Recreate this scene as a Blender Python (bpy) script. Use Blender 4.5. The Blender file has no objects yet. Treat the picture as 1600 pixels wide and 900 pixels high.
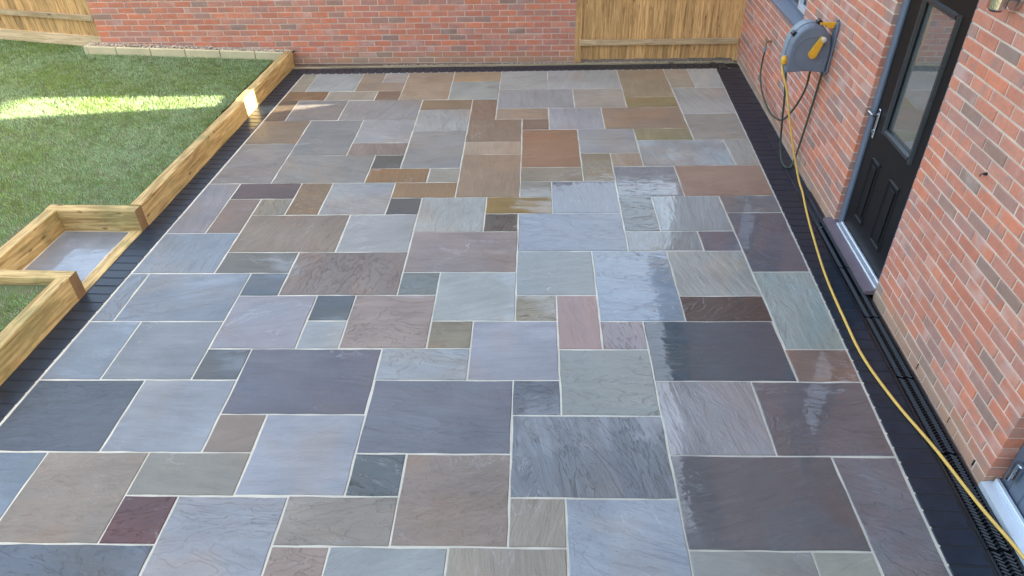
import bpy, math, random
import numpy as np
from mathutils import Matrix, Vector
R = math.radians
random.seed(7)
rng = np.random.default_rng(11)
sc = bpy.context.scene
col = sc.collection

# ------------------------------------------------------------------ camera
cam = bpy.data.cameras.new('camera')
cam.sensor_width = 36.0
cam.lens = 24.515
cam.clip_start = 0.05
cam.clip_end = 600.0
cam_ob = bpy.data.objects.new('camera', cam)
col.objects.link(cam_ob)
PITCH, YAW, ROLL = 0.635329, -0.041427, -0.026422
CAM = Vector((0.1401, -3.2388, 3.1235))
fw = Vector((math.sin(YAW) * math.cos(PITCH), math.cos(YAW) * math.cos(PITCH), -math.sin(PITCH)))
rt0 = Vector((math.cos(YAW), -math.sin(YAW), 0))
up0 = rt0.cross(fw)
rt = rt0 * math.cos(ROLL) + up0 * math.sin(ROLL)
up = up0 * math.cos(ROLL) - rt0 * math.sin(ROLL)
M = Matrix((rt, up, -fw)).transposed().to_4x4()
M.translation = CAM
cam_ob.matrix_world = M
sc.camera = cam_ob

# ------------------------------------------------------------------ sky, sun, exposure
SUN_DIR = Vector((1.0, 0.057, 0.25)).normalized()          # towards the sun
SUN_EL = math.asin(SUN_DIR.z)
w = bpy.data.worlds.new('World')
sc.world = w
w.use_nodes = True
wn = w.node_tree
bg = wn.nodes['Background']
sky = wn.nodes.new('ShaderNodeTexSky')
sky.sky_type = 'NISHITA'
sky.sun_disc = False
sky.sun_elevation = SUN_EL
sky.sun_rotation = math.atan2(SUN_DIR.x, SUN_DIR.y)
sky.air_density = 1.0
sky.dust_density = 10.0
sky.ozone_density = 0.0
wn.links.new(sky.outputs[0], bg.inputs[0])
bg.inputs[1].default_value = 0.09
sun = bpy.data.lights.new('sun', 'SUN')
sun.energy = 3.6
sun.angle = R(0.5)
sun.color = (1.0, 0.90, 0.68)
sun_ob = bpy.data.objects.new('sun', sun)
col.objects.link(sun_ob)
sun_ob.location = (20, 5, 12)
sun_ob.rotation_euler = SUN_DIR.to_track_quat('Z', 'Y').to_euler()
sc.view_settings.view_transform = 'Standard'
sc.view_settings.look = 'None'
sc.view_settings.gamma = 1.0
sc.view_settings.exposure = 4.05
sc.view_settings.use_curve_mapping = False
sc.render.engine = 'CYCLES'
sc.cycles.max_bounces = 6
sc.cycles.diffuse_bounces = 3
sc.cycles.glossy_bounces = 3
sc.cycles.use_adaptive_sampling = True
sc.cycles.adaptive_threshold = 0.02
sc.cycles.transparent_max_bounces = 8
sc.cycles.use_denoising = True

# ------------------------------------------------------------------ helpers
def link(ob, parent=None):
    col.objects.link(ob)
    if parent is not None:
        ob.parent = parent
    return ob

def empty(name, loc=(0, 0, 0), rz=0.0, label=None, cat=None, group=None):
    o = bpy.data.objects.new(name, None)
    o.empty_display_size = 0.1
    o.location = loc
    o.rotation_euler = (0, 0, rz)
    link(o)
    tag(o, label, cat, group)
    return o

def tag(o, label=None, cat=None, group=None, kind=None):
    if label: o['label'] = label
    if cat: o['category'] = cat
    if group: o['group'] = group
    if kind: o['kind'] = kind
    return o

def mesh(name, verts, faces, mat=None, smooth=False):
    me = bpy.data.meshes.new(name)
    me.from_pydata([tuple(v) for v in verts], [], [tuple(f) for f in faces])
    if mat is not None: me.materials.append(mat)
    if smooth: me.polygons.foreach_set('use_smooth', [True] * len(me.polygons))
    me.update()
    return me

def obj(name, me, parent=None, loc=(0, 0, 0), rot=(0, 0, 0), scale=(1, 1, 1)):
    o = bpy.data.objects.new(name, me)
    o.location = loc; o.rotation_euler = rot; o.scale = scale
    return link(o, parent)

class MB:
    """collects boxes, prisms and tubes; build() links them as ONE mesh object"""
    def __init__(s): s.v = []; s.f = []
    def add(s, v, f):
        b = len(s.v); s.v += [tuple(q) for q in v]; s.f += [tuple(i + b for i in q) for q in f]; return s
    def box(s, x0, x1, y0, y1, z0, z1):
        return s.add([(x0,y0,z0),(x1,y0,z0),(x1,y1,z0),(x0,y1,z0),(x0,y0,z1),(x1,y0,z1),(x1,y1,z1),(x0,y1,z1)],
                     [(0,3,2,1),(4,5,6,7),(0,1,5,4),(1,2,6,5),(2,3,7,6),(3,0,4,7)])
    def cbox(s, x0, x1, y0, y1, z0, z1, c):
        """box with chamfered edges"""
        v = []; f = []
        lim = ((x0, x1), (y0, y1), (z0, z1)); idx = {}
        for ax in range(3):
            for sg in (0, 1):
                for a in (0, 1):
                    for b in (0, 1):
                        o1, o2 = [k for k in range(3) if k != ax]
                        p = [0, 0, 0]
                        p[ax] = lim[ax][sg]
                        p[o1] = lim[o1][a] + (c if a == 0 else -c)
                        p[o2] = lim[o2][b] + (c if b == 0 else -c)
                        key = (ax, sg) + ((a, b))
                        idx[key] = len(v); v.append(p)
        def corner(ax, bits):
            o1, o2 = [k for k in range(3) if k != ax]
            return idx[(ax, bits[ax], bits[o1], bits[o2])]
        def bt(ax, sg, o1, a, o2, b):
            q = [0, 0, 0]; q[ax] = sg; q[o1] = a; q[o2] = b; return q
        for ax in range(3):
            o1, o2 = [k for k in range(3) if k != ax]
            for sg in (0, 1):
                q = [corner(ax, bt(ax, sg, o1, a, o2, b)) for a, b in ((0,0),(1,0),(1,1),(0,1))]
                if (sg == 1) != (ax != 1): q = q[::-1]
                f.append(q)
        for ax in range(3):       # edges parallel to ax
            o1, o2 = [k for k in range(3) if k != ax]
            for a in (0, 1):
                for b in (0, 1):
                    q = [corner(o1, bt(ax, 0, o1, a, o2, b)), corner(o1, bt(ax, 1, o1, a, o2, b)),
                         corner(o2, bt(ax, 1, o1, a, o2, b)), corner(o2, bt(ax, 0, o1, a, o2, b))]
                    f.append(q)
        for x in (0, 1):
            for y in (0, 1):
                for z in (0, 1):
                    f.append([corner(k, (x, y, z)) for k in range(3)])
        return s.add(v, f)
    def prism(s, poly, a0, a1, axis=0):
        """closed polygon extruded along axis between a0 and a1"""
        n = len(poly)
        def pt(p, a):
            return {0: (a, p[0], p[1]), 1: (p[0], a, p[1]), 2: (p[0], p[1], a)}[axis]
        v = [pt(p, a0) for p in poly] + [pt(p, a1) for p in poly]
        f = [tuple(range(n))[::-1], tuple(range(n, 2 * n))]
        f += [(i, (i + 1) % n, n + (i + 1) % n, n + i) for i in range(n)]
        return s.add(v, f)
    def tube(s, pts, r, n=8, cap=True):
        pts = [Vector(p) for p in pts]; m = len(pts)
        rr = r if isinstance(r, (list, tuple)) else [r] * m
        ref = Vector((0, 0, 1)); v = []; f = []
        t0 = (pts[1] - pts[0]).normalized()
        if abs(t0.dot(ref)) > 0.9: ref = Vector((1, 0, 0))
        a = t0.cross(ref).normalized()
        for i, p in enumerate(pts):
            t = (pts[min(i + 1, m - 1)] - pts[max(i - 1, 0)]).normalized()
            a = (a - t * a.dot(t)).normalized(); b = t.cross(a)
            for k in range(n):
                q = 2 * math.pi * k / n
                v.append(p + (a * math.cos(q) + b * math.sin(q)) * rr[i])
        for i in range(m - 1):
            for k in range(n):
                f.append((i*n + k, i*n + (k+1) % n, (i+1)*n + (k+1) % n, (i+1)*n + k))
        if cap: f += [tuple(range(n))[::-1], tuple(range((m-1)*n, m*n))]
        return s.add(v, f)
    def build(s, name, mat, parent=None, smooth=False, loc=(0,0,0), rot=(0,0,0), fix=True):
        me = mesh(name, s.v, s.f, mat, smooth)
        if fix:
            import bmesh
            bm = bmesh.new(); bm.from_mesh(me); bmesh.ops.recalc_face_normals(bm, faces=bm.faces[:]); bm.to_mesh(me); bm.free()
        return obj(name, me, parent, loc, rot)

def spline(P, k=8):
    P = [Vector(p) for p in P]; out = []
    Q = [2*P[0]-P[1]] + P + [2*P[-1]-P[-2]]
    for i in range(1, len(Q) - 2):
        a, b, c, d = Q[i-1:i+3]
        for j in range(k):
            t = j / k
            out.append(0.5*((2*b) + (c-a)*t + (2*a-5*b+4*c-d)*t*t + (3*b-a-3*c+d)*t**3))
    out.append(P[-1]); return out

def pix(p):
    """rough place of a point in the picture (0..1, 0..1), used only to rank which pieces show largest"""
    d = Vector(p) - CAM; z = d.dot(fw)
    if z < 0.1: return None
    return 0.5 + 24.515/36*d.dot(rt)/z, 0.5 - 24.515/36*16/9*d.dot(up)/z, z

# ------------------------------------------------------------------ materials
def newmat(name):
    m = bpy.data.materials.new(name); m.use_nodes = True
    return m, m.node_tree, m.node_tree.nodes['Principled BSDF']

def nd(nt, typ, ins=None, **props):
    n = nt.nodes.new('ShaderNode' + typ)
    for k, v in props.items(): setattr(n, k, v)
    for k, v in (ins or {}).items():
        if isinstance(v, bpy.types.NodeSocket): nt.links.new(v, n.inputs[k])
        else: n.inputs[k].default_value = v
    return n

def mth(nt, op, a, b=0.0, clamp=False, c=None):
    n = nd(nt, 'Math', {0: a, 1: b}, operation=op, use_clamp=clamp)
    if c is not None:
        if isinstance(c, bpy.types.NodeSocket): nt.links.new(c, n.inputs[2])
        else: n.inputs[2].default_value = c
    return n.outputs[0]

def vmul(nt, v, s): return nd(nt, 'VectorMath', {0: v, 1: s}, operation='MULTIPLY').outputs[0]
def vadd(nt, v, s): return nd(nt, 'VectorMath', {0: v, 1: s}, operation='ADD').outputs[0]
def noise(nt, vec, scale, detail=3.0, rough=0.55, dist=0.0):
    return nd(nt, 'TexNoise', {'Vector': vec, 'Scale': scale, 'Detail': detail, 'Roughness': rough, 'Distortion': dist}).outputs[0]
def mixc(nt, f, a, b, blend='MIX'):
    n = nt.nodes.new('ShaderNodeMix'); n.data_type = 'RGBA'; n.blend_type = blend
    for i, v in ((0, f), (6, a), (7, b)):
        if isinstance(v, bpy.types.NodeSocket): nt.links.new(v, n.inputs[i])
        else: n.inputs[i].default_value = v if i == 0 else tuple(v)[:3] + (1.0,)
    return n.outputs[2]
def sstep(nt, x, a, b, lo=0.0, hi=1.0):
    return nd(nt, 'MapRange', {0: x, 1: a, 2: b, 3: lo, 4: hi}, interpolation_type='SMOOTHSTEP').outputs[0]
def lin(c): return tuple(((v/255 + 0.055)/1.055)**2.4 if v > 10 else v/255/12.92 for v in c)
def setin(nt, bs, **kw):
    for k, v in kw.items():
        k = k.replace('_', ' ')
        if isinstance(v, bpy.types.NodeSocket): nt.links.new(v, bs.inputs[k])
        else: bs.inputs[k].default_value = (tuple(v) + (1.0,)) if isinstance(v, tuple) and len(v) == 3 and bs.inputs[k].type == 'RGBA' else v
def bump(nt, h, strength, dist):
    return nd(nt, 'Bump', {'Height': h, 'Strength': strength, 'Distance': dist}).outputs[0]
def randvec(nt):
    """object coordinates shifted by a random amount for each object"""
    tc = nd(nt, 'TexCoord').outputs['Object']; oi = nd(nt, 'ObjectInfo')
    off = nd(nt, 'CombineXYZ', {0: mth(nt,'MULTIPLY',oi.outputs['Random'],37.0), 1: mth(nt,'MULTIPLY',oi.outputs['Random'],91.0), 2: mth(nt,'MULTIPLY',oi.outputs['Random'],13.0)}).outputs[0]
    return vadd(nt, tc, off), oi, tc

def wet_area(nt, pos):
    """where the patio is still wet: one broad irregular patch that ignores slab edges"""
    p = nd(nt, 'VectorMath', {0: pos, 1: (1.25, 1.25, 0.0)}, operation='SUBTRACT').outputs[0]
    d = nd(nt, 'VectorMath', {0: vmul(nt, p, (0.60, 0.40, 0.0))}, operation='LENGTH').outputs['Value']
    n = noise(nt, pos, 1.3, 5, 0.6, 0.3)
    return mth(nt, 'ADD', mth(nt, 'MULTIPLY', sstep(nt, d, 1.05, 0.35), 0.34), n)

def m_sandstone():
    m, nt, bs = newmat('riven_sandstone')
    vec, oi, tc = randvec(nt)
    rot = nd(nt, 'VectorRotate', {'Vector': vec, 'Angle': mth(nt,'ADD', mth(nt,'MULTIPLY',mth(nt,'FLOOR',mth(nt,'MULTIPLY',mth(nt,'FRACT',mth(nt,'MULTIPLY',oi.outputs['Random'],7.7)),1.45)),1.5708), mth(nt,'MULTIPLY',mth(nt,'SUBTRACT',oi.outputs['Random'],0.5),0.7))}, rotation_type='Z_AXIS').outputs[0]
    n1 = noise(nt, vec, 2.4, 4)
    n2 = noise(nt, vmul(nt, rot, (1.0, 6.5, 1.0)), 2.6, 8, 0.66, 0.45)
    n2s = noise(nt, vmul(nt, rot, (1.0, 4.5, 1.0)), 4.0, 2, 0.5, 0.5)
    n3 = noise(nt, vec, 90, 2)
    n5 = noise(nt, vmul(nt, rot, (1.0, 2.6, 1.0)), 1.5, 7, 0.62, 0.8)
    basec = oi.outputs['Color']
    k = mth(nt, 'ADD', mth(nt,'ADD', mth(nt,'MULTIPLY',n1,0.62), mth(nt,'MULTIPLY',n2,0.55)), mth(nt,'ADD', mth(nt,'MULTIPLY',n3,0.16), 0.34))
    kk = nd(nt, 'CombineXYZ', {0: k, 1: k, 2: k}).outputs[0]
    c = mixc(nt, 1.0, basec, kk, 'MULTIPLY')
    # mineral tints in broad patches
    st = sstep(nt, noise(nt, rot, 1.3, 3, 0.5, 0.6), 0.52, 0.68, 0, 0.75)
    c = mixc(nt, st, c, mixc(nt, 1.0, c, (1.12, 0.99, 0.87), 'MULTIPLY'))
    st2 = sstep(nt, noise(nt, rot, 1.1, 3, 0.5, 0.3), 0.42, 0.26, 0, 0.7)
    c = mixc(nt, st2, c, mixc(nt, 1.0, c, (0.88, 1.0, 1.08), 'MULTIPLY'))
    rr = mth(nt, 'FRACT', mth(nt, 'MULTIPLY', oi.outputs['Random'], 53.7)); rr2 = mth(nt, 'FRACT', mth(nt, 'MULTIPLY', oi.outputs['Random'], 31.3))
    # bedding bands of a second colour, strong in some slabs and absent in others
    bd = sstep(nt, noise(nt, vmul(nt, rot, (0.8, 3.6, 1.0)), 1.2, 4, 0.55, 0.5), 0.46, 0.60)
    c = mixc(nt, mth(nt, 'MULTIPLY', bd, mth(nt, 'MULTIPLY', mth(nt,'MULTIPLY',rr,rr), 0.75)), c, mixc(nt, rr2, mixc(nt, 1.0, c, (1.16, 1.0, 0.85), 'MULTIPLY'), mixc(nt, 1.0, c, (0.74, 0.78, 0.86), 'MULTIPLY')))
    # pale thin veins
    vn = mth(nt, 'ABSOLUTE', mth(nt, 'SUBTRACT', n5, 0.5))
    gate = sstep(nt, noise(nt, vec, 2.1, 2), 0.50, 0.62)
    vein = mth(nt, 'MULTIPLY', sstep(nt, vn, 0.012, 0.0), gate)
    c = mixc(nt, mth(nt, 'MULTIPLY', vein, mth(nt,'MULTIPLY',rr2,0.5)), c, (0.48, 0.48, 0.49))
    crack = mth(nt, 'MULTIPLY', sstep(nt, mth(nt,'ABSOLUTE',mth(nt,'SUBTRACT',n5,0.405)), 0.007, 0.0), sstep(nt, noise(nt, vadd(nt, vec, (5, 8, 2)), 1.7, 2), 0.48, 0.60))
    c = mixc(nt, mth(nt, 'MULTIPLY', crack, mth(nt,'MULTIPLY',mth(nt,'MULTIPLY',rr,rr2),0.6)), c, mixc(nt, 1.0, c, (0.45, 0.45, 0.47), 'MULTIPLY'))
    # water film
    wet = sstep(nt, mth(nt, 'ADD', mth(nt, 'ADD', wet_area(nt, nd(nt, 'NewGeometry').outputs['Position']), mth(nt,'MULTIPLY',mth(nt,'SUBTRACT',n2,0.5),0.25)), mth(nt,'MULTIPLY',mth(nt,'SUBTRACT',oi.outputs['Alpha'],0.5),0.50)), 0.53, 0.66)
    c = mixc(nt, wet, c, mixc(nt, 1.0, c, (0.80, 0.81, 0.83), 'MULTIPLY'))
    ridge = mth(nt, 'ABSOLUTE', mth(nt, 'SUBTRACT', n2, 0.5))
    step = mth(nt, 'ADD', sstep(nt, n5, 0.485, 0.505), mth(nt, 'ADD', sstep(nt, n5, 0.40, 0.42), sstep(nt, n5, 0.57, 0.59)))
    step = mth(nt, 'MULTIPLY', step, mth(nt, 'ADD', mth(nt, 'MULTIPLY', mth(nt,'MULTIPLY',rr,rr), 0.9), 0.10))
    h = mth(nt, 'ADD', mth(nt,'ADD', mth(nt,'MULTIPLY',n2,1.0), mth(nt,'MULTIPLY',step,0.40)), mth(nt,'ADD', mth(nt,'MULTIPLY',n1,1.0), mth(nt,'MULTIPLY',n3,0.04)))
    b = bump(nt, h, 1.0, 0.013)
    b2 = bump(nt, mth(nt,'ADD', mth(nt,'MULTIPLY',n1,1.0), mth(nt,'ADD',mth(nt,'MULTIPLY',step,0.50), mth(nt,'MULTIPLY',n2s,0.45))), 0.42, 0.005)
    rough = mth(nt, 'ADD', mth(nt,'MULTIPLY',wet,-0.12), mth(nt,'ADD', mth(nt,'MULTIPLY',n2,0.15), 0.42))
    setin(nt, bs, Base_Color=c, Roughness=rough, Normal=b, Coat_Weight=mth(nt,'MULTIPLY',wet,0.95), Coat_Roughness=0.035, Coat_IOR=1.75, Coat_Normal=b2)
    return m

def m_simple(name, c, rough=0.5, metal=0.0, nscale=12.0, namp=0.25, bmp=0.0, bscale=60.0, spec=0.5, coat=0.0):
    m, nt, bs = newmat(name)
    vec, oi, tc = randvec(nt)
    n = noise(nt, vec, nscale, 4)
    k = mth(nt, 'ADD', mth(nt, 'MULTIPLY', n, namp * 2), 1.0 - namp)
    kk = nd(nt, 'CombineXYZ', {0: k, 1: k, 2: k}).outputs[0]
    setin(nt, bs, Base_Color=mixc(nt, 1.0, c, kk, 'MULTIPLY'), Metallic=metal, Coat_Weight=coat,
          Roughness=mth(nt, 'ADD', mth(nt, 'MULTIPLY', n, 0.2), rough - 0.1))
    bs.inputs['Specular IOR Level'].default_value = spec
    if bmp: setin(nt, bs, Normal=bump(nt, noise(nt, vec, bscale, 4), bmp, 0.004))
    return m

def m_mortar(name, c, dirt=None):
    m, nt, bs = newmat(name)
    tc = nd(nt, 'TexCoord').outputs['Object']
    n = noise(nt, tc, 5, 5); n2 = noise(nt, tc, 140, 2)
    k = mth(nt, 'ADD', mth(nt,'ADD', mth(nt,'MULTIPLY',n,0.75), mth(nt,'MULTIPLY',n2,0.25)), 0.48)
    kk = nd(nt, 'CombineXYZ', {0: k, 1: k, 2: k}).outputs[0]
    setin(nt, bs, Base_Color=mixc(nt, 1.0, c, kk, 'MULTIPLY'), Roughness=0.85, Normal=bump(nt, n2, 0.3, 0.002))
    if dirt: setin(nt, bs, Coat_Weight=sstep(nt, wet_area(nt, nd(nt, 'NewGeometry').outputs['Position']), 0.55, 0.70, 0, 0.8), Coat_Roughness=0.08, Coat_IOR=1.5)
    return m

def brick_colour(nt, rnd, vec, zvec):
    ramp = nd(nt, 'ValToRGB', {0: rnd})
    cr = ramp.color_ramp
    cols = [(0.0,(192,130,110)),(0.18,(184,120,102)),(0.34,(200,128,102)),(0.46,(182,124,110)),(0.58,(194,140,124)),(0.72,(206,130,102)),(0.80,(182,130,118)),(0.92,(166,130,120)),(1.0,(146,122,112))]
    while len(cr.elements) < len(cols): cr.elements.new(0.5)
    for e, (p, c) in zip(cr.elements, cols):
        l_ = lin(c); e.position = p; e.color = (l_[0] * BRICK_K, l_[1] * BRICK_K * 0.95, l_[2] * BRICK_K * 0.89, 1)
    c = ramp.outputs[0]
    n = noise(nt, vec, 9, 5, 0.65); n2 = noise(nt, vec, 55, 3)
    k = mth(nt, 'ADD', mth(nt,'ADD', mth(nt,'MULTIPLY',n,0.5), mth(nt,'MULTIPLY',n2,0.3)), 0.6)
    c = mixc(nt, 1.0, c, nd(nt, 'CombineXYZ', {0: k, 1: k, 2: k}).outputs[0], 'MULTIPLY')
    # dark fire marks and pale lime bloom
    c = mixc(nt, sstep(nt, noise(nt, vec, 6.5, 4, 0.6), 0.50, 0.68, 0, 0.55), c, (0.30, 0.235, 0.215))
    c = mixc(nt, sstep(nt, noise(nt, vadd(nt, vec, (9, 3, 5)), 3.0, 4), 0.56, 0.72, 0, 0.5), c, (0.60, 0.45, 0.40))
    # splashed sand and soil along the foot of the wall
    z = nd(nt, 'SeparateXYZ', {0: zvec}).outputs[2]
    dz = mth(nt, 'ADD', z, mth(nt, 'MULTIPLY', mth(nt,'SUBTRACT', noise(nt, zvec, 3.0, 4), 0.5), 0.25))
    c = mixc(nt, sstep(nt, dz, 0.20, 0.02, 0, 0.6), c, (0.40, 0.29, 0.19))
    return c, n2, n

BRICK_K = 1.08
def m_brick():
    m, nt, bs = newmat('facing_brick')
    oi = nd(nt, 'ObjectInfo'); geo = nd(nt, 'NewGeometry')
    rnd = mth(nt, 'FRACT', mth(nt, 'ADD', mth(nt, 'MULTIPLY', oi.outputs['Random'], 7.13), geo.outputs['Random Per Island']))
    pos = geo.outputs['Position']
    off = nd(nt, 'CombineXYZ', {0: mth(nt,'MULTIPLY',rnd,17.0), 1: mth(nt,'MULTIPLY',rnd,29.0), 2: 0.0}).outputs[0]
    c, n2, n = brick_colour(nt, rnd, vadd(nt, pos, off), pos)
    setin(nt, bs, Base_Color=c, Roughness=0.82, Normal=bump(nt, mth(nt,'ADD',n2,n), 0.5, 0.004))
    bs.inputs['Specular IOR Level'].default_value = 0.3
    return m

def m_brick_far():
    """house walls out of the picture: bricks too far off to tell apart"""
    m, nt, bs = newmat('brickwork')
    tc = nd(nt, 'TexCoord').outputs['Object']
    s = nd(nt, 'SeparateXYZ', {0: tc})
    uv = nd(nt, 'CombineXYZ', {0: mth(nt,'ADD',s.outputs[1],s.outputs[0]), 1: s.outputs[2], 2: 0.0}).outputs[0]
    bt = nd(nt, 'TexBrick', {'Vector': uv, 'Color1': lin((178,118,100))+(1,), 'Color2': lin((140,104,96))+(1,), 'Mortar': lin((222,200,190))+(1,), 'Scale': 1.0, 'Mortar Size': 0.005, 'Brick Width': 0.225, 'Row Height': 0.075})
    setin(nt, bs, Base_Color=bt.outputs[0], Roughness=0.85)
    return m

def m_timber(name, c1, c2, green=0.0, axis='X', kd=1.5):
    """sawn softwood, grain along the local axis"""
    m, nt, bs = newmat(name)
    vec, oi, tc = randvec(nt)
    sc_ = {'X': (0.6, 9.0, 9.0), 'Z': (9.0, 9.0, 0.6), 'Y': (9.0, 0.6, 9.0)}[axis]
    sk = {'X': (2.2, 6.0, 6.0), 'Z': (6.0, 6.0, 2.2), 'Y': (6.0, 2.2, 6.0)}[axis]
    g = noise(nt, vmul(nt, vec, sc_), 3.2, 6, 0.62, 1.3)
    g2 = noise(nt, vmul(nt, vec, sc_), 14, 3, 0.5, 0.2)
    blot = noise(nt, vec, 2.6, 4)
    vo = nd(nt, 'TexVoronoi', {'Vector': vmul(nt, vec, sk), 'Scale': kd, 'Randomness': 1.0}).outputs['Distance']
    knot = mth(nt, 'MULTIPLY', sstep(nt, vo, 0.20, 0.07), sstep(nt, noise(nt, vec, 3.1, 2), 0.46, 0.54))
    c = mixc(nt, sstep(nt, g, 0.34, 0.68), c1, c2)
    c = mixc(nt, mth(nt, 'MULTIPLY', g2, 0.45), c, mixc(nt, 1.0, c, (0.72, 0.66, 0.58), 'MULTIPLY'))
    if green: c = mixc(nt, sstep(nt, blot, 0.48, 0.66, 0, green), c, (0.21, 0.215, 0.08))
    c = mixc(nt, sstep(nt, noise(nt, vadd(nt, vec, (3, 7, 1)), 1.9, 5, 0.6, 0.4), 0.52, 0.70, 0, 0.5), c, mixc(nt, 1.0, c, (0.62, 0.60, 0.58), 'MULTIPLY'))
    c = mixc(nt, mth(nt, 'MULTIPLY', knot, 0.75), c, (0.10, 0.052, 0.025))
    k = mth(nt, 'ADD', mth(nt, 'MULTIPLY', oi.outputs['Random'], 0.40), 0.80)
    c = mixc(nt, 1.0, c, nd(nt, 'CombineXYZ', {0: k, 1: k, 2: k}).outputs[0], 'MULTIPLY')
    setin(nt, bs, Base_Color=c, Roughness=0.72, Normal=bump(nt, mth(nt,'ADD',g,mth(nt,'MULTIPLY',g2,0.6)), 0.8, 0.006))
    bs.inputs['Specular IOR Level'].default_value = 0.3
    return m

def m_grass():
    m, nt, bs = newmat('grass')
    geo = nd(nt, 'NewGeometry'); pos = geo.outputs['Position']
    n = noise(nt, pos, 1.1, 4, 0.6); n2 = noise(nt, pos, 9, 4, 0.65)
    r = geo.outputs['Random Per Island']
    c = mixc(nt, r, (0.165, 0.270, 0.045), (0.30, 0.42, 0.085))
    c = mixc(nt, sstep(nt, n, 0.35, 0.65, 0, 0.6), c, (0.20, 0.33, 0.07))
    # frosted and straw-coloured blades
    f = sstep(nt, mth(nt, 'ADD', mth(nt,'MULTIPLY',n,0.6), mth(nt,'ADD',mth(nt,'MULTIPLY',n2,0.4), mth(nt,'MULTIPLY',r,0.25))), 0.52, 0.70, 0, 0.85)
    c = mixc(nt, f, c, (0.40, 0.54, 0.34))
    c = mixc(nt, sstep(nt, n2, 0.50, 0.34, 0, 0.6), c, (0.10, 0.175, 0.04))
    c = mixc(nt, sstep(nt, r, 0.90, 0.96, 0, 0.6), c, (0.32, 0.30, 0.14))
    setin(nt, bs, Base_Color=c, Roughness=0.6)
    bs.inputs['Specular IOR Level'].default_value = 0.25
    tr = nd(nt, 'BsdfTranslucent', {'Color': c}); mx = nd(nt, 'MixShader', {0: 0.25})
    out = nt.nodes['Material Output']
    nt.links.new(bs.outputs[0], mx.inputs[1]); nt.links.new(tr.outputs[0], mx.inputs[2]); nt.links.new(mx.outputs[0], out.inputs[0])
    return m

def m_soil(name, a, b):
    m, nt, bs = newmat(name)
    pos = nd(nt, 'NewGeometry').outputs['Position']
    n = noise(nt, pos, 7, 5); n2 = noise(nt, pos, 60, 3)
    c = mixc(nt, sstep(nt, n, 0.35, 0.65), a, b)
    c = mixc(nt, mth(nt,'MULTIPLY',n2,0.5), c, (0.05, 0.04, 0.03))
    setin(nt, bs, Base_Color=c, Roughness=0.9, Normal=bump(nt, n2, 0.7, 0.01))
    return m

def m_stones(name, cols):
    m, nt, bs = newmat(name)
    geo = nd(nt, 'NewGeometry')
    ramp = nd(nt, 'ValToRGB', {0: geo.outputs['Random Per Island']}); cr = ramp.color_ramp
    while len(cr.elements) < len(cols): cr.elements.new(0.5)
    for i, (e, c) in enumerate(zip(cr.elements, cols)):
        e.position = i / max(1, len(cols) - 1); e.color = lin(c) + (1,)
    n = noise(nt, geo.outputs['Position'], 60, 3)
    k = mth(nt, 'ADD', mth(nt, 'MULTIPLY', n, 0.6), 0.7)
    setin(nt, bs, Base_Color=mixc(nt, 1.0, ramp.outputs[0], nd(nt, 'CombineXYZ', {0: k, 1: k, 2: k}).outputs[0], 'MULTIPLY'), Roughness=0.7)
    return m

def m_glass(name, tint, refl_rough=0.02, REFL=1.7):
    """window glass: mostly see-through, mirrors at a slant (Fresnel)"""
    m, nt, bs = newmat(name)
    nt.nodes.remove(bs)
    fr = nd(nt, 'Fresnel', {'IOR': 1.55})
    tr = nd(nt, 'BsdfTransparent', {'Color': tuple(tint) + (1,)})
    if REFL > 2:      # lightly obscured door glass scatters a little
        df = nd(nt, 'BsdfDiffuse', {'Color': (0.34, 0.37, 0.36, 1)}); m1 = nd(nt, 'MixShader', {0: 0.40})
        nt.links.new(tr.outputs[0], m1.inputs[1]); nt.links.new(df.outputs[0], m1.inputs[2]); tr = m1
    gl = nd(nt, 'BsdfGlossy', {'Color': (1, 1, 1, 1), 'Roughness': refl_rough})
    mx = nd(nt, 'MixShader', {0: mth(nt, 'MULTIPLY', fr.outputs[0], REFL, True)})
    nt.links.new(tr.outputs[0], mx.inputs[1]); nt.links.new(gl.outputs[0], mx.inputs[2])
    nt.links.new(mx.outputs[0], nt.nodes['Material Output'].inputs[0])
    return m

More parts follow.
